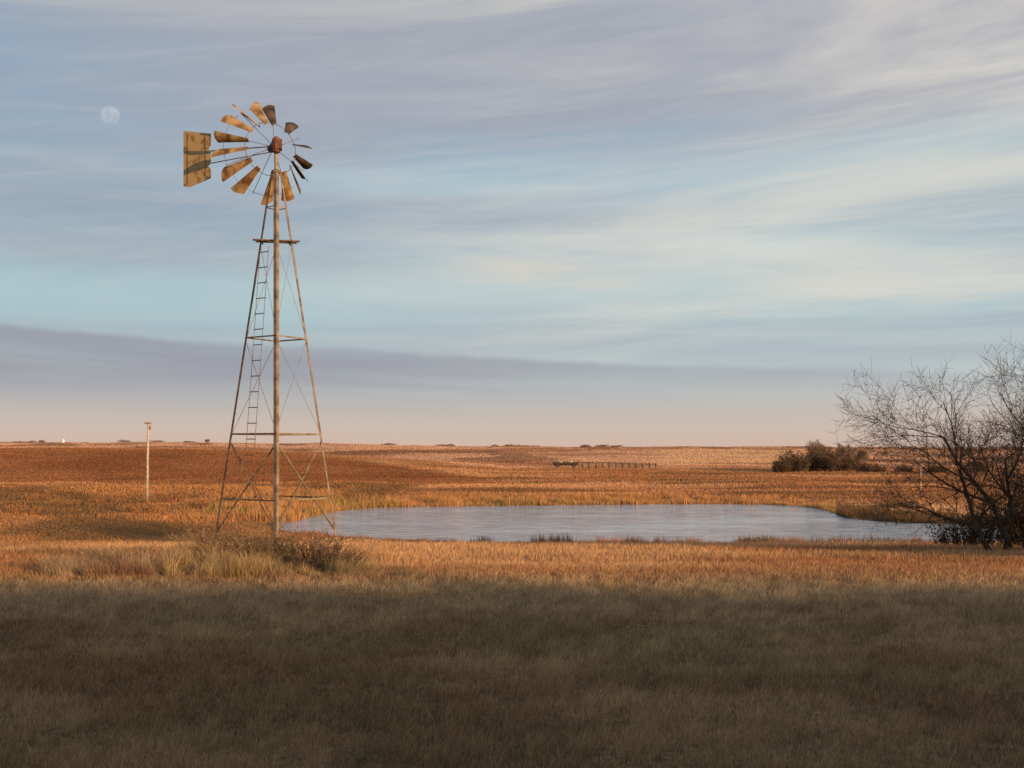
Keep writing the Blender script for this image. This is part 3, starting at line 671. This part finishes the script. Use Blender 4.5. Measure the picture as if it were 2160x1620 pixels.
# broken grey-blue bands
clearz = mth('SUBTRACT', 1.0, mul(smap(el, .09, .115), smap(el, .165, .14), smap(az, .05, -.2), .75))
bands = mul(smap(streak(.9, 13, .03, 15.7, warp=.4, detail=6), .42, .66), smap(el, .05, .10), clearz, smap(az, -.1, .3, 1.0, .75))
col = mixc(mth('MULTIPLY', bands, .58), col, KC(151,161,176))
b2 = mul(smap(streak(1.5, 30, -.03, 44.2, warp=.6, detail=6, rough=.6), .46, .70), smap(el, .04, .09), clearz)
col = mixc(mth('MULTIPLY', b2, .38), col, KC(157,165,178))
# grey sheet over the upper sky, thinning to blue on the left
sheet = mul(smap(mth('ADD', streak(.9, 5.5, -.10, 8.4, detail=5), mth('MULTIPLY', smap(el, .16, .33), .24)), .48, .70), smap(el, .16, .27), smap(mth('ADD', az, mth('MULTIPLY', el, 1.0)), -.24, .14, .25, 1.0))
col = mixc(mth('MULTIPLY', sheet, .80), col, KC(167,169,179))
# fine texture inside the upper sheet
fine = mul(smap(streak(7, 60, -.12, 120.0, detail=7, rough=.65, warp=.8), .42, .72), smap(el, .10, .2))
col = mixc(mth('MULTIPLY', fine, .20), col, KC(198,199,203))
# cream highlights
hi_ = mul(smap(streak(1.7, 15, -.04, 22.3, detail=8, rough=.60, warp=.6), .42, .70), smap(az, -.30, .25, .30, 1.0), smap(el, .03, .07))
col = mixc(mth('MULTIPLY', hi_, .74), col, KC(221,217,207))
cm = mul(smap(streak(1.3, 22, -.02, 140.0, detail=7, rough=.58, warp=.5), .42, .66), smap(az, -.12, .15), smap(el, .08, .12), smap(el, .24, .19))
col = mixc(mth('MULTIPLY', cm, .60), col, KC(214,218,212))
tr_ = mul(smap(az, .06, .44), smap(el, .24, .38), smap(streak(5, 14, -.15, 61.0, detail=7, rough=.62), .28, .68)); col = mixc(mth('MULTIPLY', tr_, .85), col, KC(222,214,205))
def bump1(v, c, w): return smap(mth('ABSOLUTE', mth('SUBTRACT', v, c)), 0, w, 1.0, 0.0)
pt = mul(bump1(az, .035, .12), bump1(mth('ADD', el, mth('MULTIPLY', az, .09)), .160, .018), smap(streak(6, 40, 0, 71.0), .3, .55))
col = mixc(mth('MULTIPLY', pt, .75), col, KC(222,211,194))
# long low grey bank with a clean upper edge on the left, thinning to the right
edge = mth('ADD', mth('MULTIPLY', az, -.048), .083)
edge = mth('ADD', edge, mth('MULTIPLY', mth('SUBTRACT', streak(5, 6, 0, 31.0, detail=7, rough=.6), .5), .020))
dlt = mth('SUBTRACT', edge, el)
lb = mul(smap(dlt, -.001, .007), smap(el, .012, .075), smap(az, -.22, .34, 1.0, .5), smap(streak(1.6, 36, .05, 52.0, detail=6), .30, .62, .6, 1.0))
col = mixc(mth('MULTIPLY', lb, .86), col, KC(152,153,164))
LL.new(col, bg.inputs['Color'])

# ------------------------------------------------------------------ sun, camera
sd_ = Vector((math.sin(R(SUN_AZ))*math.cos(R(SUN_EL)), -math.cos(R(SUN_AZ))*math.cos(R(SUN_EL)), math.sin(R(SUN_EL))))
sl = bpy.data.lights.new('sun', 'SUN'); sl.energy = 5.0; sl.angle = R(1.0); sl.color = (1,.61,.29)
so = bpy.data.objects.new('sun', sl); C.objects.link(so); so.rotation_euler = sd_.to_track_quat('Z', 'Y').to_euler(); so.location = sd_*50
cd = bpy.data.cameras.new('camera'); cam = bpy.data.objects.new('camera', cd); C.objects.link(cam)
cd.sensor_width = 36; cd.lens = 36*FPX/2160; cd.shift_y = 135/2160; cd.clip_start = .1; cd.clip_end = 30000
cam.location = (0,0,EYE); cam.rotation_euler = (R(90),0,0); bpy.context.scene.camera = cam
vs = bpy.context.scene.view_settings; vs.view_transform = 'Standard'; vs.look = 'None'; vs.exposure = 0
